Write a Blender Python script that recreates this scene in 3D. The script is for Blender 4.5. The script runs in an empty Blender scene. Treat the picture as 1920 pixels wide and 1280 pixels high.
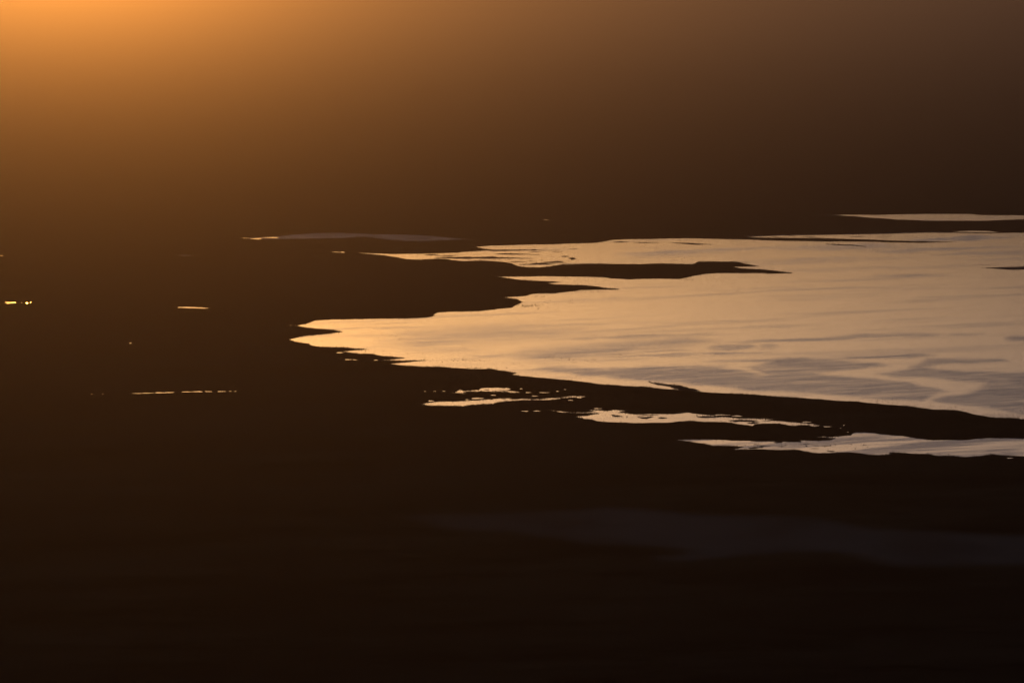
import bpy, bmesh, math, random
from mathutils import Vector, noise
from mathutils.geometry import delaunay_2d_cdt

S = bpy.context.scene
R = math.radians
random.seed(11)

# ------------------------------------------------------------------ camera
H = 600.0                       # camera height over the plain, metres
F = 200.0 / 36.0 * 1920.0       # focal length in photograph pixels
PITCH = math.atan(650.0 / F)
cam = bpy.data.cameras.new('camera')
cam.lens = 200; cam.sensor_width = 36; cam.clip_start = 1; cam.clip_end = 6e5
cam_o = bpy.data.objects.new('camera', cam)
S.collection.objects.link(cam_o); S.camera = cam_o
cam_o.location = (0, 0, H)
cam_o.rotation_euler = (math.pi / 2 - PITCH, 0, 0)

# ------------------------------------------------------------------ sun and sky
SUN_EL = R(3.0)
SUN_AZ = math.atan((90 - 960) / F)
sd = Vector((math.sin(SUN_AZ) * math.cos(SUN_EL), math.cos(SUN_AZ) * math.cos(SUN_EL), math.sin(SUN_EL)))
sun = bpy.data.lights.new('sun', 'SUN')
sun.energy = 1.3; sun.angle = R(.5); sun.color = (1, .375, .045)
sun_o = bpy.data.objects.new('sun', sun)
S.collection.objects.link(sun_o)
sun_o.rotation_euler = sd.to_track_quat('Z', 'Y').to_euler()

S.view_settings.view_transform = 'Standard'
S.view_settings.look = 'None'
S.view_settings.gamma = 1
S.view_settings.exposure = -3.3
try:
    S.cycles.use_denoising = True
    S.cycles.denoising_prefilter = 'ACCURATE'
    S.cycles.denoising_input_passes = 'RGB'
    S.cycles.use_adaptive_sampling = False
    S.cycles.max_bounces = 6
except Exception:
    pass

SKY = dict(strength=.74, z0=.03, z1=.05, low=.01)
w = bpy.data.worlds.new('World'); S.world = w; w.use_nodes = True
nt = w.node_tree; N = nt.nodes; L = nt.links
bg = N['Background']; bg.inputs[1].default_value = SKY['strength']
sky = N.new('ShaderNodeTexSky'); sky.sky_type = 'NISHITA'; sky.sun_disc = False
sky.sun_elevation = SUN_EL; sky.sun_rotation = SUN_AZ
sky.altitude = 1000; sky.air_density = .8; sky.dust_density = 1.0
tc = N.new('ShaderNodeTexCoord'); sp = N.new('ShaderNodeSeparateXYZ')
L.new(tc.outputs['Generated'], sp.inputs[0])


def wmap(src, a, b, c, d, smooth=True):
    m = N.new('ShaderNodeMapRange')
    if smooth: m.interpolation_type = 'SMOOTHSTEP'
    L.new(src, m.inputs[0])
    for i, v in enumerate((a, b, c, d)): m.inputs[1 + i].default_value = v
    return m.outputs[0]


def wmath(op, a, b):
    m = N.new('ShaderNodeMath'); m.operation = op
    for i, v in enumerate((a, b)):
        if isinstance(v, (int, float)): m.inputs[i].default_value = v
        else: L.new(v, m.inputs[i])
    return m.outputs[0]


# unseen dim bands added at the horizon and higher up to hold down haze glow; the dusk glow dies away from the sun
low = wmap(sp.outputs['Z'], SKY['z0'], SKY['z1'], SKY['low'], 1.0)
high = wmap(sp.outputs['Z'], .08, .26, 1.0, .8)
side = wmap(sp.outputs['X'], -.12, .16, 1.9, .2, False)
mp = N.new('ShaderNodeMapping'); mp.inputs['Scale'].default_value = (5, 5, 60)
L.new(tc.outputs['Generated'], mp.inputs[0])
nz = N.new('ShaderNodeTexNoise'); nz.inputs['Scale'].default_value = 1; nz.inputs['Detail'].default_value = 4
L.new(mp.outputs[0], nz.inputs[0])
streak = wmap(nz.outputs[0], .35, .65, .86, 1.1)
f = wmath('MULTIPLY', wmath('MULTIPLY', low, high), wmath('MULTIPLY', side, streak))
vs = N.new('ShaderNodeVectorMath'); vs.operation = 'SCALE'
tint = N.new('ShaderNodeVectorMath'); tint.operation = 'MULTIPLY'; 
tmix = N.new('ShaderNodeMix'); tmix.data_type = 'RGBA'
L.new(wmap(sp.outputs['Z'], .055, .2, 0.0, 1.0), tmix.inputs['Factor'])
tmix.inputs['B'].default_value = (.9, .97, 1.5, 1)
amix = N.new('ShaderNodeMix'); amix.data_type = 'RGBA'
L.new(wmap(sp.outputs['X'], -.1, .1, 0.0, 1.0, False), amix.inputs['Factor'])
amix.inputs['A'].default_value = (1.12, .87, .52, 1); amix.inputs['B'].default_value = (.95, .905, 1.34, 1)
L.new(amix.outputs['Result'], tmix.inputs['A'])
L.new(tmix.outputs['Result'], tint.inputs[1])
L.new(sky.outputs[0], tint.inputs[0]); L.new(tint.outputs[0], vs.inputs[0]); L.new(f, vs.inputs['Scale'])
L.new(vs.outputs[0], bg.inputs[0])


# ------------------------------------------------------------------ helpers
def ground_at(px, py, z=0.0):
    """where the line of sight through a photograph pixel meets the plain"""
    u = (px - 960) / F; v = -(py - 640) / F
    dy = math.cos(PITCH) + v * math.sin(PITCH)
    dz = -math.sin(PITCH) + v * math.cos(PITCH)
    t = (z - H) / dz
    return (u * t, dy * t)


def link(name, verts, faces, mat, kind=None, label=None, cat=None, group=None, smooth=False):
    me = bpy.data.meshes.new(name); me.from_pydata(verts, [], faces); me.update()
    if mat: me.materials.append(mat)
    if smooth:
        for p in me.polygons: p.use_smooth = True
    o = bpy.data.objects.new(name, me); S.collection.objects.link(o)
    tag(o, kind, label, cat, group)
    return o


def tag(o, kind=None, label=None, cat=None, group=None):
    if kind: o['kind'] = kind
    if label: o['label'] = label
    if cat: o['category'] = cat
    if group: o['group'] = group


def ragged(pts, step=1.6, ax=.055, ay=.005, closed=True, fixed_x=1950):
    """break a traced shoreline up into smaller bays and points"""
    out = []
    n = len(pts)
    for i in range(n if closed else n - 1):
        a = pts[i]; b = pts[(i + 1) % n]
        seg = [a, b]
        if not (a[0] > fixed_x and b[0] > fixed_x):
            while True:
                m = max(math.hypot(q[0] - p[0], (q[1] - p[1]) * 4) for p, q in zip(seg, seg[1:]))
                if m <= step: break
                ns = [seg[0]]
                for p, q in zip(seg, seg[1:]):
                    l = math.hypot(q[0] - p[0], (q[1] - p[1]) * 4)
                    if l > step:
                        l2 = min(l, 45)
                        far = max(.35, min(1.0, ((p[1] + q[1]) / 2 - 380) / 260))
                        ns.append(((p[0] + q[0]) / 2 + random.uniform(-1, 1) * ax * l2,
                                   (p[1] + q[1]) / 2 + random.uniform(-1, 1) * (ay * l2 + .10) * far))
                    ns.append(q)
                seg = ns
        out += seg[:-1]
    return out


def inside(x, y, poly):
    c = False; n = len(poly); j = n - 1
    for i in range(n):
        xi, yi = poly[i]; xj, yj = poly[j]
        if (yi > y) != (yj > y) and x < (xj - xi) * (y - yi) / (yj - yi) + xi: c = not c
        j = i
    return c


def seg_dist(x, y, poly, sy=4.0):
    best = 1e9; n = len(poly)
    for i in range(n):
        ax_, ay_ = poly[i]; bx, by = poly[(i + 1) % n]
        dx, dy = bx - ax_, (by - ay_) * sy
        px, py = x - ax_, (y - ay_) * sy
        l = dx * dx + dy * dy
        t = 0 if l == 0 else max(0, min(1, (px * dx + py * dy) / l))
        best = min(best, math.hypot(px - dx * t, py - dy * t))
    return best


def fill(poly, extra=()):
    n = len(poly)
    vs_ = [Vector(p) for p in poly] + [Vector(p) for p in extra]
    r = delaunay_2d_cdt(vs_, [], [list(range(n))], 1, 1e-5)
    return [(v[0], v[1]) for v in r[0]], [tuple(f_) for f_ in r[2]]


def sheet(name, poly, z, mat, extra=(), **kw):
    vv, ff = fill(poly, extra)
    verts = [(*ground_at(x, y, z), z) for x, y in vv]
    o = link(name, verts, ff, mat, **kw)
    up = [p for p in o.data.polygons if p.normal.z < 0]
    if up:
        bm = bmesh.new(); bm.from_mesh(o.data)
        for f_ in bm.faces:
            if f_.normal.z < 0: f_.normal_flip()
        bm.to_mesh(o.data); bm.free()
    return o, vv


def new_mat(name):
    m = bpy.data.materials.new(name); m.use_nodes = True
    return m, m.node_tree, m.node_tree.nodes['Principled BSDF']


def node(t, kind, **kw):
    n = t.nodes.new(kind)
    for k, v in kw.items():
        if k in n.inputs.keys(): n.inputs[k].default_value = v
        else: setattr(n, k, v)
    return n


def noise_tex(t, scale, detail=4, stretch=(1, 1, 1), rough=.55, turn=0):
    g = t.nodes.new('ShaderNodeNewGeometry')
    m = t.nodes.new('ShaderNodeMapping'); m.inputs['Scale'].default_value = stretch
    src = g.outputs['Position']
    if turn:
        ro = t.nodes.new('ShaderNodeVectorRotate'); ro.rotation_type = 'Z_AXIS'; ro.inputs['Angle'].default_value = turn
        t.links.new(src, ro.inputs['Vector']); src = ro.outputs[0]
    t.links.new(src, m.inputs[0])
    n = t.nodes.new('ShaderNodeTexNoise'); n.inputs['Scale'].default_value = scale
    n.inputs['Detail'].default_value = detail; n.inputs['Roughness'].default_value = rough
    t.links.new(m.outputs[0], n.inputs[0])
    return n.outputs[0]


def remap(t, src, a, b, c, d):
    m = t.nodes.new('ShaderNodeMapRange'); t.links.new(src, m.inputs[0])
    for i, v in enumerate((a, b, c, d)): m.inputs[1 + i].default_value = v
    return m.outputs[0]


def mth(t, op, a, b=0.0):
    m = t.nodes.new('ShaderNodeMath'); m.operation = op
    for i, v in enumerate((a, b)):
        if isinstance(v, (int, float)): m.inputs[i].default_value = v
        else: t.links.new(v, m.inputs[i])
    return m.outputs[0]


# ------------------------------------------------------------------ materials
def ground_material():
    m, t, b = new_mat('marsh_ground')
    n1 = noise_tex(t, .0045, 8, (.6, 1, 1), .66, R(-12))
    n2 = noise_tex(t, .02, 6)
    mix = mth(t, 'ADD', mth(t, 'MULTIPLY', n1, .75), mth(t, 'MULTIPLY', n2, .25))
    cr = t.nodes.new('ShaderNodeValToRGB')
    e = cr.color_ramp.elements
    e[0].position = .42; e[0].color = (.005, .003, .0017, 1)
    e[1].position = .60; e[1].color = (.048, .028, .013, 1)
    t.links.new(mix, cr.inputs[0]); t.links.new(cr.outputs[0], b.inputs['Base Color'])
    b.inputs['Roughness'].default_value = 1
    b.inputs['Specular IOR Level'].default_value = 0
    return m


def water_material(name, base=.08, ruffle=.24, lo=.52, hi=.63, attr=True, amp=.27):
    """water: calm where it is a mirror, wind-ruffled where the attribute (and some noise) says so"""
    m, t, b = new_mat(name)
    b.inputs['Base Color'].default_value = (.006, .005, .004, 1)
    b.inputs['IOR'].default_value = 1.333
    n1 = noise_tex(t, .0075, 8, (.22, 1, 1), .62, R(-38))
    n2 = noise_tex(t, .03, 4, (1, 1, 1), .6)
    k = mth(t, 'MULTIPLY', remap(t, n1, lo, hi, 0, 1), amp)
    if attr:
        a = t.nodes.new('ShaderNodeAttribute'); a.attribute_name = 'ruffle'
        # streaky break-up of the ruffled patches
        br = remap(t, noise_tex(t, .009, 7, (.4, 1, 1), .66, R(-38)), .34, .56, .5, 1.05)
        fine = remap(t, noise_tex(t, .028, 5, (.28, 1, 1), .6, R(-40)), .36, .52, .55, 1.0)
        br = mth(t, 'MULTIPLY', br, fine)
        k = mth(t, 'MAXIMUM', k, mth(t, 'MULTIPLY', a.outputs['Fac'], br))
    k = mth(t, 'ADD', k, mth(t, 'MULTIPLY', remap(t, n2, .4, .7, 0, 1), .06))
    r = remap(t, k, 0, 1, base, ruffle)
    t.links.new(r, b.inputs['Roughness'])
    return m


def mud_material(name, col, rough=.6, spec=.4):
    m, t, b = new_mat(name)
    n = noise_tex(t, .006, 6, (1, .3, 1), .6)
    cr = t.nodes.new('ShaderNodeValToRGB'); e = cr.color_ramp.elements
    e[0].position = .35; e[0].color = (*[c * .7 for c in col], 1)
    e[1].position = .7; e[1].color = (*[c * 1.15 for c in col], 1)
    t.links.new(n, cr.inputs[0]); t.links.new(cr.outputs[0], b.inputs['Base Color'])
    b.inputs['Roughness'].default_value = rough; b.inputs['Specular IOR Level'].default_value = spec
    a = t.nodes.new('ShaderNodeAttribute'); a.attribute_name = 'cover'
    tr = t.nodes.new('ShaderNodeBsdfTransparent'); mx = t.nodes.new('ShaderNodeMixShader')
    cover = mth(t, 'MULTIPLY', a.outputs['Fac'], remap(t, n, .3, .55, .6, 1))
    t.links.new(cover, mx.inputs[0]); t.links.new(tr.outputs[0], mx.inputs[1]); t.links.new(b.outputs[0], mx.inputs[2])
    t.links.new(mx.outputs[0], t.nodes['Material Output'].inputs[0])
    return m


def plain_material(name, col, rough=.9):
    m, t, b = new_mat(name)
    n = noise_tex(t, .8, 3)
    cr = t.nodes.new('ShaderNodeValToRGB'); e = cr.color_ramp.elements
    e[0].color = (*[c * .6 for c in col], 1); e[1].color = (*[c * 1.3 for c in col], 1)
    t.links.new(n, cr.inputs[0]); t.links.new(cr.outputs[0], b.inputs['Base Color'])
    b.inputs['Roughness'].default_value = rough
    b.inputs['Specular IOR Level'].default_value = .1
    return m


M_GROUND = ground_material()
M_LAKE = water_material('lake_water')
M_POND = water_material('pond_water', .09, .26, .5, .7, False)
M_GREY = water_material('ruffled_pond_water', .09, .27, .44, .53, False, .85)
M_BRIGHT = water_material('still_water', .12, .2, .5, .7, False)
M_SALT = mud_material('pale_salt_mud', (.70, .35, .15))
M_MUD = mud_material('pale_grey_mud', (.13, .09, .058), .9, 0)
M_BANK = plain_material('dark_bank', (.02, .014, .009))
M_REED = plain_material('reed_grass', (.035, .028, .014))
M_BUSH = plain_material('bush_leaves', (.03, .03, .015))
M_BIRD = plain_material('bird_feathers', (.12, .09, .085))

# ------------------------------------------------------------------ ground: one sheet, finer cells near the camera
xs = [0]
while xs[-1] < 200000: xs.append(xs[-1] + max(400, xs[-1] * .3))
xs = sorted([-v for v in xs[1:]] + xs)
ys = [-4000]
while ys[-1] < 380000: ys.append(ys[-1] + max(400, ys[-1] * .05))
gv = [(x, y, 0) for y in ys for x in xs]
nx = len(xs)
gf = [(j * nx + i, j * nx + i + 1, (j + 1) * nx + i + 1, (j + 1) * nx + i) for j in range(len(ys) - 1) for i in range(nx - 1)]
link('ground', gv, gf, M_GROUND, kind='structure', label='flat dark marshy plain fading into brown haze', cat='ground')

# ------------------------------------------------------------------ lake
LAKE = [(2150, 436), (1920, 436.2), (1880, 436.8), (1860, 437.6), (1800, 436.6), (1740, 436.2), (1700, 437), (1660, 438.6),
        (1600, 439.6), (1540, 440.4), (1480, 441.6), (1430, 443), (1400, 444.6), (1450, 446), (1540, 446.6), (1620, 449),
        (1700, 452), (1785, 453.6), (1740, 455), (1670, 454.6), (1640, 453.4), (1540, 452.6), (1480, 451.6), (1440, 450.4),
        (1400, 449), (1340, 448), (1290, 446.8), (1250, 447.4), (1180, 448.5), (1150, 449.6), (1136, 452), (1120, 455), (1100, 456), (1060, 456.5),
        (1040, 458), (1000, 458.6), (960, 459.6), (920, 460.6), (893, 463), (905, 466), (928, 468.5), (900, 470.5), (868, 472.2), (855, 474),
        (820, 475), (780, 475.6), (740, 476.4), (710, 475.2), (673, 474), (700, 477), (722, 479), (740, 482), (760, 486), (790, 486.8),
        (820, 485), (838, 485.6), (850, 488), (870, 490.4), (885, 489.2), (905, 488.4), (930, 490), (946, 491), (960, 494), (970, 499), (985, 501),
        (1010, 501.6), (1030, 500), (1050, 496.6), (1080, 495), (1110, 494), (1150, 495), (1205, 495), (1230, 494), (1300, 495.6), (1310, 490.6),
        (1340, 490), (1380, 490.6), (1395, 494), (1424, 499.4), (1376, 500.4), (1390, 503), (1430, 505), (1465, 509), (1485, 512), (1440, 513.2),
        (1430, 512), (1350, 512), (1320, 513.6), (1300, 517), (1275, 523.4), (1240, 522.4), (1200, 523), (1180, 524), (1145, 522), (1135, 520),
        (1110, 519), (1060, 518.5), (1000, 518), (960, 518.5), (932, 518.4), (950, 521), (970, 524), (1000, 526), (1040, 528), (1052, 529),
        (1025, 531), (1040, 533), (1080, 534), (1120, 537), (1135, 540), (1160, 542.4), (1120, 543), (1090, 543.6), (1075, 546), (1040, 550),
        (1000, 550.6), (985, 555), (965, 556), (945, 557), (955, 559), (970, 561), (980, 566), (970, 571), (960, 577), (935, 579), (900, 583),
        (850, 584), (820, 586), (812, 590), (816, 592), (800, 595), (760, 597), (700, 597.6), (620, 599), (590, 601), (583, 604), (570, 608),
        (553, 609.6), (565, 613), (590, 616), (620, 618), (642, 622), (620, 625), (600, 627), (570, 630), (555, 633), (540, 636), (550, 640),
        (580, 644), (583, 647), (600, 650), (640, 651), (660, 653), (688, 655), (670, 656.4), (638, 659), (675, 663), (700, 663.5), (710, 667),
        (740, 669), (758, 671), (740, 673), (712, 675.4), (760, 676), (804, 675), (760, 679.4), (732, 682), (755, 685), (780, 687), (820, 688),
        (860, 690), (890, 692), (920, 691), (945, 695), (970, 699), (958, 702), (980, 705), (1020, 708), (1060, 712), (1100, 716), (1125, 720),
        (1160, 722), (1180, 724), (1220, 726), (1250, 729), (1280, 731), (1300, 733), (1340, 736), (1380, 738), (1420, 740), (1470, 744),
        (1520, 747), (1560, 750), (1600, 752), (1640, 756), (1690, 760), (1720, 764), (1745, 767), (1790, 769), (1810, 772), (1830, 777),
        (1860, 782), (1900, 784), (1920, 786), (2150, 803), (2330, 812), (2420, 790), (2560, 784), (2700, 745), (2680, 700), (2850, 640), (2960, 560),
        (2900, 520), (3020, 500), (2980, 462), (2800, 450), (2600, 441), (2350, 437)]

# wind-ruffled patches of the lake: (outline, edge softness in px, strength)
RUFFLE_POLY = [
    ([(985, 694), (1020, 689), (1050, 686), (1095, 689), (1150, 691), (1210, 687), (1350, 684.5), (1362, 690), (1440, 702), (1400, 688), (1440, 672), (1510, 670),
      (1560, 672), (1600, 676), (1665, 684), (1600, 692), (1545, 699), (1560, 704), (1700, 715), (1785, 733), (1740, 745), (1728, 752), (1700, 752),
      (1600, 744), (1500, 737), (1400, 730), (1300, 722), (1200, 714), (1110, 705), (1040, 699)], 12, .92),
    ([(1636, 701), (1700, 694), (1716, 684), (1738, 673), (1800, 672.5), (1870, 673), (1880, 679), (1760, 683), (1735, 689), (1830, 696), (2150, 700),
      (2150, 792), (1920, 777), (1800, 760), (1750, 752), (1748, 747), (1810, 736), (1840, 724), (1850, 716), (1790, 713), (1700, 708)], 12, .95),
    ([(760, 622), (830, 613), (980, 610), (1090, 618), (1050, 632), (960, 640), (900, 646), (870, 656), (790, 658), (740, 645), (730, 632)], 60, .6),
    ([(960, 668), (1000, 655), (1060, 648), (1180, 640), (1300, 634), (1340, 640), (1240, 654), (1150, 664), (1080, 672), (1020, 680)], 34, .75),
]
RUFFLE_ELL = [(700, 614.5, 100, 1.6, .5), (1370, 651, 30, 5, .95), (1440, 650, 24, 4, .6), (1500, 637, 110, 2.6, .8), (1640, 628, 70, 3.4, .8),
              (1725, 630, 40, 3.2, .7), (1812, 628, 24, 2.6, .6), (1905, 634, 26, 3, .8), (1655, 668.5, 70, 3, .95), (1700, 667, 34, 4, .8),
              (1290, 664.5, 120, 2.2, .9), (1252, 657.5, 30, 1.6, .7), (1420, 675, 90, 2.2, .9), (1200, 630, 130, 3, .6), (1010, 611, 150, 2.2, .5),
              (950, 666, 60, 2, .8), (1120, 676, 80, 2, .5), (1270, 474, 90, 4, .7), (1400, 467, 160, 2, .7), (1600, 464, 110, 3.2, .8), (1760, 468, 120, 2.8, .8),
              (1880, 473, 80, 2.4, .7), (1700, 517.5, 60, 2.6, .7), (1560, 486, 120, 1.6, .6), (1790, 447, 80, 3, 1.2), (1860, 475, 90, 2, .6),
              (1600, 459, 60, 1.6, .6), (1420, 541, 90, 1.2, .35), (1560, 552, 120, 1.2, .3), (1120, 560, 80, 1.5, .3), (1420, 613, 120, 1.6, .4),
              (1480, 493, 110, 2.2, .35), (1650, 503, 200, 2.2, .3), (1350, 603, 120, 1.4, .35)]


RUFFLE_BOX = [(p, so, st, (min(q[0] for q in p), max(q[0] for q in p), min(q[1] for q in p), max(q[1] for q in p))) for p, so, st in RUFFLE_POLY]


def ruffle_at(x, y):
    wx = x + 26 * noise.noise(Vector((x * .012, y * .07, 3.1))); wy = y + 3.0 * noise.noise(Vector((x * .02, y * .12, 9.7)))
    v = 0.0
    for poly, soft, s, bx in RUFFLE_BOX:
        if not (bx[0] - soft < wx < bx[1] + soft and bx[2] - soft / 4 < wy < bx[3] + soft / 4): continue
        d = seg_dist(wx, wy, poly)
        ins = inside(wx, wy, poly)
        k = .5 + (d if ins else -d) / (2 * soft)
        if k > 0: v = max(v, s * min(1, k) ** 1.2)
    for cx, cy, rx, ry, s in RUFFLE_ELL:
        q = ((wx - cx) / rx) ** 2 + ((wy - cy + (wx - cx) * .03) / ry) ** 2
        if q < 2.2: v = max(v, s * max(0, 1 - q / 2.2) ** .8)
    return v


lake_edge = ragged(LAKE)
rows = {}
for i_ in range(len(lake_edge)):
    p_, q_ = lake_edge[i_], lake_edge[(i_ + 1) % len(lake_edge)]
    for r_ in range(int(min(p_[1], q_[1])) - 1, int(max(p_[1], q_[1])) + 2): rows.setdefault(r_, []).append((p_, q_))


def crossings(q, rows):
    c = False
    for a, b in rows.get(int(q[1]), ()):
        if (a[1] > q[1]) != (b[1] > q[1]) and q[0] < (b[0] - a[0]) * (q[1] - a[1]) / (b[1] - a[1]) + a[0]: c = not c
    return c


extra = []
y = 438.0
while y < 795:
    stp = 5.0 if y > 590 else 7.0
    x = 560.0 + random.random() * 4
    while x < 2050:
        q = (x + random.uniform(-1.2, 1.2), y + random.uniform(-.3, .3))
        if crossings(q, rows): extra.append(q)
        x += stp
    y += 1.25 if y > 590 else 1.6
WZ = .15
lake, vv = sheet('lake', lake_edge, WZ, M_LAKE, extra, kind='structure',
                 label='wide shallow lake mirroring the orange and mauve dusk sky', cat='lake')
at = lake.data.attributes.new('ruffle', 'FLOAT', 'POINT')
at.data.foreach_set('value', [ruffle_at(*p) for p in vv])

# ------------------------------------------------------------------ ponds and puddles
PONDS = [
    ('long pale pond lying farthest off, above the right end of the lake', M_POND,
     [(1566, 402.8), (1650, 403), (1710, 401.6), (1820, 401.4), (1835, 403), (1920, 404), (2080, 404.4), (2230, 407), (2120, 410), (1920, 411), (1880, 412.6), (1840, 414),
      (1740, 413.6), (1680, 411.6), (1620, 407.4), (1580, 404.2)]),
    ('thin sliver of bright water along the far edge of the lake', M_POND,
     [(1788, 434), (1820, 432.6), (1850, 433), (1872, 435.6), (1850, 435.8), (1800, 435)]),
    ('ragged pond with a long tail, directly below the lake point on the left', M_POND,
     [(789, 757), (800, 755), (815, 753), (845, 752.6), (870, 752), (900, 750), (930, 747.4), (950, 746.4), (1000, 748), (1050, 745.4), (1075, 742), (1100, 743.6),
      (1080, 745), (1040, 748.4), (1000, 750), (960, 751), (935, 753.4), (925, 757), (905, 758), (880, 759.5), (868, 762), (850, 761), (820, 760.6), (800, 760)]),
    ('small branching pond just above the ragged tailed pond', M_POND,
     [(846, 736.4), (857, 733), (862, 729.6), (870, 732.4), (898, 730.8), (903, 727.6), (952, 727), (958, 729), (947, 732), (958, 733), (981, 735), (962, 736.2),
      (930, 734), (900, 733.6), (880, 734), (869, 736), (877, 738.4), (858, 737)]),
    ('jagged pond with islets, running along below the lake shore', M_POND,
     [(1033, 769), (1060, 771.6), (1095, 772.6), (1112, 771), (1097, 767.6), (1115, 768.5), (1140, 770.2), (1150, 768), (1175, 769.6), (1162, 772.6), (1185, 776),
      (1200, 777), (1230, 776), (1262, 775.6), (1290, 773), (1310, 776), (1330, 778), (1345, 780.6), (1375, 783), (1420, 784.4), (1452, 786), (1440, 788.6),
      (1480, 791), (1545, 798), (1505, 796.6), (1490, 798.4), (1462, 793.4), (1415, 794.6), (1412, 798), (1395, 796), (1370, 792), (1340, 790.4), (1300, 789),
      (1270, 790.4), (1250, 792), (1215, 792), (1200, 793), (1160, 791.4), (1120, 789), (1110, 786), (1073, 781), (1100, 778.4), (1122, 775.4), (1080, 774.4), (1050, 772.4)]),
    ('long grey pond nearest the camera at the right', M_GREY,
     [(1270, 824.5), (1300, 823.4), (1340, 824), (1385, 826), (1440, 827), (1502, 828), (1498, 825), (1520, 826), (1553, 825), (1567, 821.4), (1530, 819.4),
      (1570, 818.2), (1595, 815.6), (1601, 810.5), (1620, 810), (1660, 814), (1700, 818), (1720, 822), (1750, 825), (1800, 825), (1820, 824), (1850, 821),
      (1890, 821), (1920, 822), (2080, 826), (2200, 840), (2140, 852), (2000, 856), (1920, 854.6), (1880, 854), (1860, 852), (1840, 854.6), (1800, 856), (1760, 854), (1740, 850.6),
      (1700, 849), (1668, 849), (1674, 851), (1660, 853), (1630, 852), (1610, 848.6), (1570, 848), (1540, 849), (1505, 846), (1490, 843), (1450, 842.6),
      (1430, 841.6), (1375, 842.2), (1393, 837.6), (1360, 836), (1335, 836), (1322, 832), (1300, 828.4)]),
    ('short bright pond, a glowing dash on the dark plain left of the lake', M_BRIGHT,
     [(334, 575.6), (350, 575.2), (366, 575.6), (380, 576.4), (392, 577.8), (380, 578.4), (362, 577.6), (346, 577.2), (334, 577)]),
    ('broad bright glint of water nearest the left frame edge', M_BRIGHT, [(10, 565.8), (29, 566), (29.6, 568.2), (20, 568.6), (14, 569.4), (11, 568)]),
]
pond_edges = []
for lab, mt, poly in PONDS:
    e = ragged(poly, 1.2, .10, .016)
    pond_edges.append(e)
    sheet('pond', e, WZ, mt, kind='structure', label=lab, cat='pond')

# (x, y, half width, half height, bright?)
PUD = [(797, 733.6, 1.6, .5), (815, 733.2, 2.4, .5), (832, 733, 3, .5), (1045, 733.2, 2.4, 1), (1059.5, 730, 2, .6), (977, 728.6, 3, .9), (1020, 735.8, 9, .5),
       (990, 735.6, 5, .5), (925, 740.6, 5, .6), (1003, 742.2, 6, .5), (895, 746.6, 11, 1.1), (876, 749, 4, .5), (808, 751.4, 5, .9), (637, 661, 6, .8),
       (653, 673.9, 7, .6), (665, 674.3, 4, .5), (705, 675, 4, .5), (545, 609.6, 1, .5), (985, 770.6, 6, .6), (1006, 770.2, 6, .6), (1120, 765.6, 8, .6),
       (1086, 745.4, 5, .6), (1070, 750, 5, .5), (1352, 777.6, 14, .6), (1382, 779.6, 8, .9), (1432, 784.8, 9, .6), (1512, 790.8, 8, .6), (1528, 798.2, 8, .8),
       (1550, 799.6, 7, .6), (1582, 797, 1.8, .6), (1576, 802.4, 1.4, .5), (1590, 809.6, 1.8, .5), (1542, 818.6, 7, .5), (1893, 858.4, 5, .6),
       (50.5, 568, 2.6, 1.3), (57, 567.2, 1.4, .5), (40.5, 567.6, 1.2, .4), (244.5, 643.2, 2, .9), (258, 737.2, 9, .4), (276, 736.7, 11, .5), (300, 736, 11, .7), (318, 735.4, 8, .6),
       (350, 734.4, 9, .5), (371, 734, 10, .7), (390, 733.7, 7, .5), (415, 733.6, 8, .5), (432, 733.2, 2.4, .5), (441, 733.4, 3, .4),        (172.6, 738.8, 2, .25), (193, 738.6, 2, .12),        (1, 479.4, 6, .3), (1024, 412.4, 6, .25), (641, 472.8, 5, .9), (632, 472.6, 9, .4), (627, 981, 1.4, .14),
       (481, 447.6, 11, 1.1), (508, 445.5, 15, .9), (461, 446.6, 8, .25)]


def where(x, y):
    if x < 120: a = 'near the left frame edge'
    elif x < 620: a = 'on the dark plain well left of the lake'
    elif x < 1130: a = 'among the ponds below the lake tip' if y > 690 else 'beside the left tip of the lake'
    else: a = 'among the ponds below the right part of the lake'
    return a


def blob(cx, cy, rx, ry, n=None):
    n = n or (10 if rx < 4 else 18)
    ph = random.random() * 9; pts = []
    for i in range(n):
        a = -2 * math.pi * i / n
        k = 1 + .35 * math.sin(3 * a + ph) * .6 + random.uniform(-.18, .18)
        pts.append((cx + math.cos(a) * rx * k, cy + math.sin(a) * ry * (k if rx > 4 else 1)))
    return pts


for i, (x, y, rx, ry) in enumerate(PUD):
    if rx < 3.1: ry *= .6
    far = y < 500
    mt = M_BRIGHT if x < 500 and not far else M_POND
    size = 'Tiny speck' if rx < 2.5 else ('Small streak' if rx < 8 else 'Thin long streak')
    if 700 < y < 760 and x < 460:
        lab = ('broken dash of glinting water in the thin line across the left plain', 'dashes of water in one thin line')
    elif y < 500 and x < 560:
        lab = (size.lower() + ' of water lying far off in the haze at the left', 'far glints of water')
    else:
        lab = (size.lower() + ' of shining water ' + where(x, y), size.lower() + 's of water ' + where(x, y))
    sheet('puddle', blob(x, y, rx, ry), WZ, mt, kind='structure', label=lab[0], cat='puddle', group=lab[1])


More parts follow.
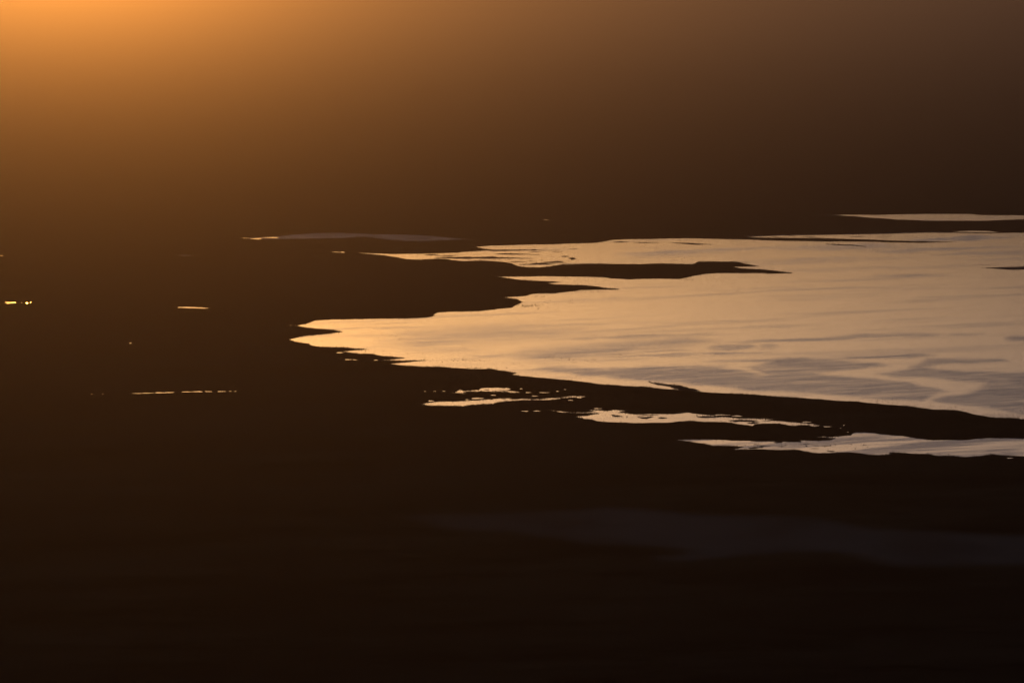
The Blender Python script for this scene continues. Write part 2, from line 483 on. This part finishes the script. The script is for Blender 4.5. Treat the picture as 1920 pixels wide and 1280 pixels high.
# ------------------------------------------------------------------ pale salt and mud flats, thinning out at their edges
def flat(name, poly, z, mat, soft, label, step):
    e = ragged(poly, 6, .1, .02)
    ex = []
    y0 = min(p[1] for p in e); y1 = max(p[1] for p in e); x0 = min(p[0] for p in e); x1 = max(p[0] for p in e)
    yy = y0 + step[1]
    while yy < y1:
        xx = x0
        while xx < x1:
            q = (xx + random.uniform(-1, 1), yy)
            if inside(q[0], q[1], e): ex.append(q)
            xx += step[0]
        yy += step[1]
    o, vv = sheet(name, e, z, mat, ex, kind='structure', label=label, cat='mudflat')
    a = o.data.attributes.new('cover', 'FLOAT', 'POINT')
    a.data.foreach_set('value', [min(1, seg_dist(px, py, e) / soft) for px, py in vv])
    return o


flat('salt_flat', [(440, 446.8), (480, 444.6), (520, 443), (545, 440), (590, 436.6), (640, 436), (660, 437), (720, 439), (790, 440.4), (850, 446), (890, 448.4),
                   (850, 450), (800, 452.6), (760, 452.2), (720, 449), (690, 445), (670, 444.4), (640, 447), (600, 447.6), (540, 448.6), (500, 449.2)],
     .06, M_SALT, 3, 'pale mauve salt flat far off above the left arm of the lake', (5, .5))
flat('salt_flat', [(322, 477.4), (345, 477), (370, 478), (360, 480.6), (340, 481)], .06, M_SALT, 6, 'small faint pale patch of salt on the far left plain', (8, 1))
flat('salt_flat', [(1490, 401.8), (1540, 401.6), (1575, 402.6), (1600, 405.6), (1570, 405.4), (1530, 404)], .06, M_SALT, 5,
     'pale salt margin at the left end of the farthest pond', (8, 1))
flat('salt_flat', [(1415, 408.2), (1470, 407), (1525, 406.6), (1500, 408), (1440, 409)], .06, M_SALT, 4, 'faint streak of salt left of the farthest pond', (8, 1))
flat('salt_flat', [(1388, 441.6), (1430, 440.2), (1500, 438.8), (1600, 437.4), (1700, 434.8), (1790, 434.2), (1790, 437.4), (1660, 440), (1540, 442), (1420, 445.4), (1398, 444)],
     .07, M_SALT, 5, 'pale salt rim along the far shore of the lake', (8, 1))
flat('salt_flat', [(995, 412), (1020, 411.2), (1055, 411.6), (1045, 412.8), (1010, 413.2)], .06, M_SALT, 4, 'faint pale fleck of salt far behind the lake', (8, 1))
flat('mud_flat', [(720, 962), (860, 957), (960, 954), (1080, 950), (1140, 943), (1200, 948), (1300, 957), (1450, 960), (1560, 968), (1650, 985), (1800, 993),
                  (1920, 996), (2150, 1000), (2150, 1066), (1920, 1062), (1700, 1068), (1640, 1060), (1560, 1040), (1480, 1040), (1380, 1048), (1300, 1057), (1220, 1054),
                  (1190, 1042), (1260, 1034), (1190, 1028), (1090, 1024), (1030, 1012), (960, 1003), (850, 1000), (780, 985)],
     .06, M_MUD, 48, 'broad faint grey mudflat across the dark foreground', (16, 4))


# ------------------------------------------------------------------ low islets and spits
def islet(poly, h, label, step=2.0):
    e = ragged(poly, step, .12, .03)
    c = (sum(p[0] for p in e) / len(e), sum(p[1] for p in e) / len(e))
    inner = [(p[0] + (c[0] - p[0]) * .12, p[1] + (c[1] - p[1]) * .25) for p in e]
    n = len(e)
    vv, ff = fill(e)
    if len(vv) != n:                       # outline crossed itself: keep the coarse one
        e = poly; n = len(e); inner = [(p[0] + (c[0] - p[0]) * .12, p[1] + (c[1] - p[1]) * .25) for p in e]
        vv, ff = fill(e)
    verts = [(*ground_at(a, b, WZ), -.05) for a, b in e] + [(*ground_at(a, b, WZ), h) for a, b in inner]
    faces = [(i, (i + 1) % n, n + (i + 1) % n, n + i) for i in range(n)] + [tuple(n + k for k in f_) for f_ in ff]
    o = link('islet', verts, faces, M_BANK, kind='structure', label=label, cat='islet')
    bm = bmesh.new(); bm.from_mesh(o.data); bmesh.ops.recalc_face_normals(bm, faces=bm.faces); bm.to_mesh(o.data); bm.free()
    return o, e


ISLETS = [
    ([(1840, 502.4), (1870, 501), (1895, 500.4), (1935, 500), (2000, 500.6), (2000, 505), (1935, 505.2), (1890, 506), (1865, 504)], 'dark islet in the lake cut by the right frame edge'),
    ([(1548, 457.8), (1575, 458), (1600, 458.8), (1628, 463), (1600, 460.8), (1570, 459.4)], 'thin curved sandbar below the far lake spit'),
    ([(1258, 455), (1290, 455.4), (1312, 457), (1338, 459.2), (1305, 459), (1280, 457)], 'thin tapering sandbar in the upper arm of the lake'),
    ([(1186, 454.8), (1210, 454.4), (1236, 454.8), (1210, 455.4)], 'faint thread of mud just left of the tapering sandbar'),
    ([(1150, 453.8), (1165, 452.6), (1180, 453.6), (1166, 455)], 'short dark bar near the far shore of the upper arm'),
    ([(905, 468.4), (940, 467.8), (975, 468.4), (1030, 469.4), (975, 469.8), (945, 471), (920, 471)], 'long mud tongue in the left end of the upper arm'),
    ([(925, 475.8), (950, 475), (975, 476), (1012, 477.6), (975, 477.4), (945, 477.2)], 'narrow mudbank below the long mud tongue'),
    ([(812, 483.4), (840, 481.8), (880, 482.2), (920, 481), (935, 482), (1000, 484.8), (950, 484.8), (900, 484.6), (860, 485)], 'drawn out mudbank by the near shore of the upper arm'),
    ([(795, 477.8), (812, 476.8), (824, 478), (810, 478.8)], 'tiny mudbank at the pointed left end of the upper arm'),
    ([(1052, 480.8), (1062, 479.8), (1066, 481), (1056, 481.8)], 'small dark bar left of the lone bush islet'),
    ([(1066, 484), (1074, 482.4), (1080, 485), (1074, 487), (1069, 485.8)], 'small islet carrying a lone bush in the upper arm'),
    ([(990, 495.6), (1005, 493), (1030, 494.4), (1012, 496)], 'weedy mud patch near the near shore of the upper arm'),
    ([(1020, 491.6), (1040, 490), (1056, 491), (1034, 492.6)], 'smaller weedy patch right of the weedy mud patch'),
    ([(1194, 781.4), (1210, 781.8), (1224, 780.6), (1222, 782.6), (1212, 785.4), (1203, 784.6)], 'wedge shaped islet in the jagged pond'),
    ([(1148, 779.4), (1156, 778.8), (1168, 780.6), (1158, 781)], 'flat islet at the left end of the jagged pond'),
    ([(1234, 783), (1244, 782.6), (1249, 784), (1240, 784.6)], 'small islet right of the wedge shaped one'),
    ([(1308, 781), (1325, 780), (1350, 781.6), (1330, 783), (1314, 782.6)], 'islet in the middle of the jagged pond, below the row of bushes'),
    ([(1364, 788), (1385, 786.6), (1420, 788.4), (1408, 790), (1380, 790)], 'long islet at the right of the jagged pond'),
    ([(1400, 792.6), (1412, 791.6), (1424, 793.4), (1410, 794.6)], 'small islet where the jagged pond narrows'),
    ([(1450, 829.4), (1456, 827.6), (1466, 828), (1458, 830.4)], 'scrap of land off the upper bank of the long grey pond'),
    ([(1402, 839.6), (1425, 838), (1432, 836.8), (1430, 839), (1408, 841)], 'low islet by the lower bank of the long grey pond'),
    ([(1550, 845.8), (1558, 844.8), (1566, 845.8), (1558, 846.6)], 'dot of land near the lower bank of the long grey pond'),
    ([(1106, 730.4), (1100, 730.4), (1102, 731)], ''),
]
islet_edges = []
for poly, lab in ISLETS:
    if lab:
        o, e = islet(poly, .55, lab, 1.6); islet_edges.append(e)

# slivers of mud breaking the surface, tapering both ways
for n_, (cx, cy, rx, ry), lab, grp in [
        (20, (880, 481, 75, 4.5), 'thin sliver of mud in the pointed left end of the upper arm', 'mud slivers in the upper arm end'),
        (16, (1010, 493, 55, 4), 'thin sliver of mud off the weedy near shore of the upper arm', 'mud slivers off the weedy shore'),
        (5, (1060, 470, 60, 4), 'thread of mud out in the open part of the upper arm', 'mud threads in the upper arm'),
        (9, (960, 749, 70, 2), 'sliver of mud splitting the tail of the ragged pond', 'mud slivers in the ragged pond'),
        (9, (910, 732.5, 50, 2.5), 'sliver of mud in the small branching pond', 'mud slivers in the branching pond'),
        (12, (1180, 776, 70, 5), 'sliver of mud in the left half of the jagged pond', 'mud slivers in the left of the jagged pond'),
        (12, (1430, 789, 70, 4), 'sliver of mud in the thin right end of the jagged pond', 'mud slivers in the right of the jagged pond'),
        (8, (1480, 836, 90, 5), 'sliver of mud in the left half of the long grey pond', 'mud slivers in the long grey pond'),
        (6, (1560, 444, 110, 1.6), 'thread of mud in the strip of water behind the far spit', 'mud threads behind the far spit')]:
    for _ in range(n_):
        x = cx + random.uniform(-1, 1) * rx; y = cy + random.uniform(-1, 1) * ry
        l = random.uniform(3, 13) * (1.6 if y < 500 else 1); h_ = random.uniform(.25, .6)
        tl = random.uniform(-.02, .03) * l
        pl = [(x - l, y + tl), (x - l * .3, y - h_), (x + l * .4, y - h_ * .7), (x + l, y - tl), (x + l * .3, y + h_), (x - l * .5, y + h_ * .6)]
        ok = any(inside(x, y, e_) for e_ in ([lake_edge] if cy < 700 and cy < 500 else pond_edges))
        if ok:
            o, e = islet(pl, .4, lab, 2.5); o['group'] = grp

# the narrow reedy spit running out from the near shore
SPIT = [(1214, 714.8), (1222, 716.6), (1236, 717.4), (1246, 718.8), (1262, 722), (1280, 726), (1292, 729.6), (1312, 733.4), (1300, 733.2), (1284, 731.2), (1272, 728.2),
        (1256, 724), (1242, 721.2), (1228, 719.6), (1220, 717)]
o, e = islet(SPIT, .8, 'narrow dark spit of mud and reeds running out from the near shore', 3)
spit_edge = e
islet([(1262, 726), (1270, 725.4), (1280, 729.6), (1276, 731.4), (1270, 728.6)], .6, 'stub of mud joining the narrow spit to the shore', 3)


# ------------------------------------------------------------------ reeds and grass fringing every shore
def reeds(edges):
    V = []; Fc = []
    def clump(px, py, h, n):
        gx, gy = ground_at(px, py)
        if abs(px - 960) > 1000: return
        for _ in range(n):
            bx = gx + random.gauss(0, .45); by = gy + random.gauss(0, 3)
            a = random.random() * math.pi; w_ = random.uniform(.14, .42); hh = h * random.uniform(.5, 1.1)
            lx = random.gauss(0, .28) * hh; ly = random.gauss(0, .2) * hh
            ca, sa = math.cos(a) * w_, math.sin(a) * w_
            i = len(V)
            V.extend([(bx - ca, by - sa, -.05), (bx + ca, by + sa, -.05), (bx + ca * .7 + lx * .4, by + sa * .7 + ly * .4, hh * .6),
                      (bx - ca * .7 + lx * .4, by - sa * .7 + ly * .4, hh * .6), (bx + lx, by + ly, hh)])
            Fc.extend([(i, i + 1, i + 2, i + 3), (i + 3, i + 2, i + 4)])
    for e, hk, dens in edges:
        n = len(e)
        for i in range(n):
            a = e[i]; b = e[(i + 1) % n]
            if a[0] > 1960 and b[0] > 1960: continue
            l = math.hypot(b[0] - a[0], (b[1] - a[1]) * 3)
            k = noise.noise(Vector((a[0] * .02, a[1] * .1, 1.3)))
            m = l * dens * max(.08, .7 + 2.2 * k)
            for _ in range(int(m) + (random.random() < m - int(m))):
                t_ = random.random()
                clump(a[0] + (b[0] - a[0]) * t_, a[1] + (b[1] - a[1]) * t_ + random.gauss(0, .12), hk * random.uniform(.5, 1.25) * (1 + .5 * k), 4)
    # weeds standing in the shallows
    for cx, cy, rx, ry, n in [(1010, 494, 45, 4, 60), (1040, 490, 40, 3, 40), (975, 572, 30, 4, 26), (1000, 573, 14, 1.2, 20), (985, 574, 12, 1.5, 22), (1012, 556, 12, .8, 10), (700, 660, 100, 6, 16), (740, 632, 60, 14, 14),
                              (860, 676, 80, 3, 22), (1085, 546, 25, 1.5, 26), (1110, 547, 20, 2, 14), (1040, 568, 40, 8, 16), (1290, 524, 16, 1.4, 16), (1840, 498, 40, 1.6, 14), (900, 690, 60, 2, 30),
                              (1100, 672, 60, 8, 16), (1320, 818, 60, 8, 6), (1500, 836, 120, 6, 30), (930, 487, 60, 2.5, 40), (1400, 492, 20, 1.5, 12), (1745, 852, 40, 3, 14), (1450, 450, 60, 2, 10)]:
        for _ in range(n):
            clump(cx + random.gauss(0, rx * .5), cy + random.gauss(0, ry * .5), random.uniform(.8, 1.6), 5)
    o = link('shore_reeds', V, Fc, M_REED, kind='stuff', label='dark reeds and grass fringing the shores of lake and ponds', cat='reeds')
    return o


reeds([(lake_edge, 1.45, .7)] + [(e, 1.3, .8) for e in pond_edges[2:6]] + [(e, 1.0, .6) for e in islet_edges] + [(spit_edge, 2.3, 1.5)])


# ------------------------------------------------------------------ lone bushes
def bush_mesh(seed, r=1.0, h=1.6):
    rnd = random.Random(seed); V = []; Fc = []
    for _ in range(220):
        a = rnd.random() * 6.283; q = rnd.random() ** .5; zz = rnd.random()
        rr = r * q * (math.sin(math.pi * (.15 + .75 * zz))) * (1 + .25 * math.sin(3 * a + seed))
        c = Vector((math.cos(a) * rr, math.sin(a) * rr, .08 + zz * h))
        n = Vector((rnd.gauss(0, 1), rnd.gauss(0, 1), rnd.gauss(0, 1))).normalized()
        u = n.orthogonal().normalized() * rnd.uniform(.09, .2); v = n.cross(u).normalized() * rnd.uniform(.06, .13)
        i = len(V); V += [tuple(c - u), tuple(c + v), tuple(c + u), tuple(c - v)]; Fc.append((i, i + 1, i + 2, i + 3))
    return V, Fc


def stem_mesh(seed):
    rnd = random.Random(seed + 50); V = []; Fc = []
    for k in range(5):
        a = rnd.random() * 6.283; tip = Vector((math.cos(a) * .5, math.sin(a) * .5, rnd.uniform(.9, 1.3)))
        for s in range(3):
            t_ = s / 2; c = Vector((0, 0, -.1)).lerp(tip, t_); rr = .06 * (1 - .7 * t_)
            for j in range(5): V.append((c.x + math.cos(j * 1.2566) * rr, c.y + math.sin(j * 1.2566) * rr, c.z))
        b0 = k * 15
        for s in range(2):
            for j in range(5): Fc.append((b0 + s * 5 + j, b0 + s * 5 + (j + 1) % 5, b0 + s * 5 + 5 + (j + 1) % 5, b0 + s * 5 + 5 + j))
    return V, Fc


BUSHES = [(1072.5, 486, 1.9, 'dark bush alone on the small islet in the upper arm of the lake'),
          (1009, 578.6, 1.2, 'dark bush standing in the water at the end of a line of weeds'),
          (1008, 581 - 3.4, .6, None),
          (1175.5, 781.6, 1.0, 'round bush in the left part of the jagged pond'),
          (1307, 779.2, 1.1, 'leftmost bush of the row in the jagged pond'),
          (1318, 780.2, .9, 'second bush from the left of the row in the jagged pond'),
          (1328, 778.8, 1.1, 'third bush from the left of the row in the jagged pond'),
          (1332, 779.0, .8, 'fourth bush from the left of the row, close beside the third'),
          (1339.5, 778.4, 1.1, 'rightmost bush of the row in the jagged pond'),
          (852, 760.8, 1.0, 'bush on the near bank of the ragged tailed pond'),
          (1060, 519.8, .9, 'bush at the far bank of the narrow middle bay'),
          (1132, 789.5, .8, 'bush on the near bank at the left of the jagged pond'),
          (800, 687.6, 1.0, 'bush on the near lake shore left of the ragged point')]
for i, (x, y, s, lab) in enumerate(BUSHES):
    if not lab: continue
    root = bpy.data.objects.new('bush', None); S.collection.objects.link(root)
    gx, gy = ground_at(x, y); root.location = (gx, gy, 0); root.scale = (s, s, s)
    tag(root, None, lab, 'bush', 'lone bushes in and beside the water')
    for nm, (V, Fc) in (('foliage', bush_mesh(i)), ('stem', stem_mesh(i))):
        me = bpy.data.meshes.new(nm); me.from_pydata(V, [], Fc); me.materials.append(M_BUSH)
        o = bpy.data.objects.new(nm, me); S.collection.objects.link(o); o.parent = root


# ------------------------------------------------------------------ wading birds
def tube(bm, pts, rad, n=8, cap=True):
    rings = []
    for i, p in enumerate(pts):
        p = Vector(p)
        d = (Vector(pts[min(i + 1, len(pts) - 1)]) - Vector(pts[max(i - 1, 0)])).normalized()
        u = Vector((0, 1, 0)); u = (u - d * u.dot(d)).normalized(); v = d.cross(u)
        r_ = rad[i] if not isinstance(rad[i], tuple) else rad[i]
        ru, rv = (r_, r_) if not isinstance(r_, tuple) else r_
        rings.append([bm.verts.new(p + u * math.cos(6.2832 * j / n) * ru + v * math.sin(6.2832 * j / n) * rv) for j in range(n)])
    for a, b in zip(rings, rings[1:]):
        for j in range(n): bm.faces.new((a[j], a[(j + 1) % n], b[(j + 1) % n], b[j]))
    if cap:
        bm.faces.new(rings[0][::-1]); bm.faces.new(rings[-1])


def bird_mesh(feeding):
    bm = bmesh.new()
    # tail, body, neck, head and bill as one surface
    if feeding:
        neck = [(.30, 0, .80), (.42, 0, .70), (.50, 0, .50), (.52, 0, .32), (.50, 0, .20), (.45, 0, .13), (.38, 0, .12)]
    else:
        neck = [(.30, 0, .86), (.37, 0, .96), (.36, 0, 1.10), (.30, 0, 1.22), (.32, 0, 1.36), (.40, 0, 1.42), (.47, 0, 1.38), (.51, 0, 1.30)]
    body = [(-.42, 0, .70), (-.32, 0, .72), (-.15, 0, .76), (.02, 0, .79), (.18, 0, .81)]
    pts = body + neck
    rad = [(.02, .02), (.09, .06), (.16, .14), (.17, .16), (.13, .13)] + [.075, .05, .042, .04] + ([.05, .05, .02] if feeding else [.048, .055, .035, .015])
    tube(bm, pts, rad, 10)
    for s, dx in ((-1, .0), (1, .08)):
        tube(bm, [(dx, s * .06, .70), (dx + .02, s * .06, .42), (dx - .03, s * .06, .38), (dx, s * .06, .10), (dx, s * .06, 0)], [.03, .016, .022, .013, .013], 6)
        tube(bm, [(dx - .02, s * .06, .012), (dx + .05, s * .06, .012), (dx + .12, s * .06, .005)], [(.015, .01), (.05, .01), (.05, .004)], 6)
    me = bpy.data.meshes.new('wading_bird'); bm.to_mesh(me); bm.free()
    for p in me.polygons: p.use_smooth = True
    me.materials.append(M_BIRD)
    return me


BM = [bird_mesh(False), bird_mesh(True)]


def near_shore_y(x):
    pts = [(1640, 756), (1690, 760), (1720, 764), (1745, 767), (1790, 769), (1810, 772), (1830, 777), (1860, 782), (1900, 784), (1925, 786)]
    for a, b in zip(pts, pts[1:]):
        if a[0] <= x <= b[0]: return a[1] + (b[1] - a[1]) * (x - a[0]) / (b[0] - a[0])
    return pts[0][1] if x < pts[0][0] else pts[-1][1]


def bird(x, y, label, group):
    if not inside(x, y, lake_edge) and group != 'birds in the long grey pond': return
    o = bpy.data.objects.new('wading_bird', random.choice(BM)); S.collection.objects.link(o)
    gx, gy = ground_at(x, y); o.location = (gx, gy, WZ - .06)
    o.rotation_euler = (0, 0, random.random() * 6.283); s = random.uniform(1.1, 1.5); o.scale = (s, s, s)
    tag(o, None, label, 'bird', group)


for _ in range(105):
    x = 1630 + 290 * random.random() ** .75
    bird(x, near_shore_y(x) - 1.0 - abs(random.gauss(0, 3.8)), 'wading bird in the scattered flock by the near lake shore at the right', 'birds by the near shore')
for c, n, lab, g in [((1155, 664.4, 11, .3), 11, 'wading bird in the short row in mid lake', 'birds in the short mid lake row'),
                     ((1373, 531, 9, .4), 9, 'wading bird in the row below the long lake spit', 'birds in the row below the spit'),
                     ((1262, 547, 8, .3), 7, 'wading bird in the small row below the wide end of the peninsula', 'birds in the row below the peninsula'),
                     ((1030, 671, 12, .6), 10, 'wading bird in the loose row above the near shore', 'birds in the loose row'),
                     ((968, 681.6, 8, .3), 5, 'wading bird in the little group nearest the ragged shore point', 'birds near the shore point'),
                     ((1850, 497, 28, 1.4), 22, 'wading bird in the thin flock above the right hand islet', 'birds above the right islet'),
                     ((1366, 547, 30, 5), 9, 'wading bird far out on the open lake below the spit', 'birds far out on the lake'),
                     ((840, 675, 80, 2), 16, 'wading bird in the shallows off the left near shore', 'birds off the left near shore')]:
    for _ in range(n):
        bird(c[0] + random.uniform(-1, 1) * c[2], c[1] + random.gauss(0, c[3]), lab, g)

# ------------------------------------------------------------------ haze
hz = bmesh.new()
bmesh.ops.create_cube(hz, size=1)
me = bpy.data.meshes.new('haze'); hz.to_mesh(me); hz.free()
haze = bpy.data.objects.new('haze', me); S.collection.objects.link(haze)
haze.scale = (420000, 400000, 612); haze.location = (0, 190000, 305)
tag(haze, 'stuff', 'warm dusty dusk haze filling the air above the plain', 'haze')
m = bpy.data.materials.new('dusk_haze'); m.use_nodes = True; t = m.node_tree; t.nodes.clear()
o = t.nodes.new('ShaderNodeOutputMaterial'); v = t.nodes.new('ShaderNodeVolumePrincipled')
v.inputs['Density'].default_value = 4.8e-5
v.inputs['Anisotropy'].default_value = .984
v.inputs['Color'].default_value = (.46, .41, .46, 1)
t.links.new(v.outputs[0], o.inputs['Volume']); me.materials.append(m)
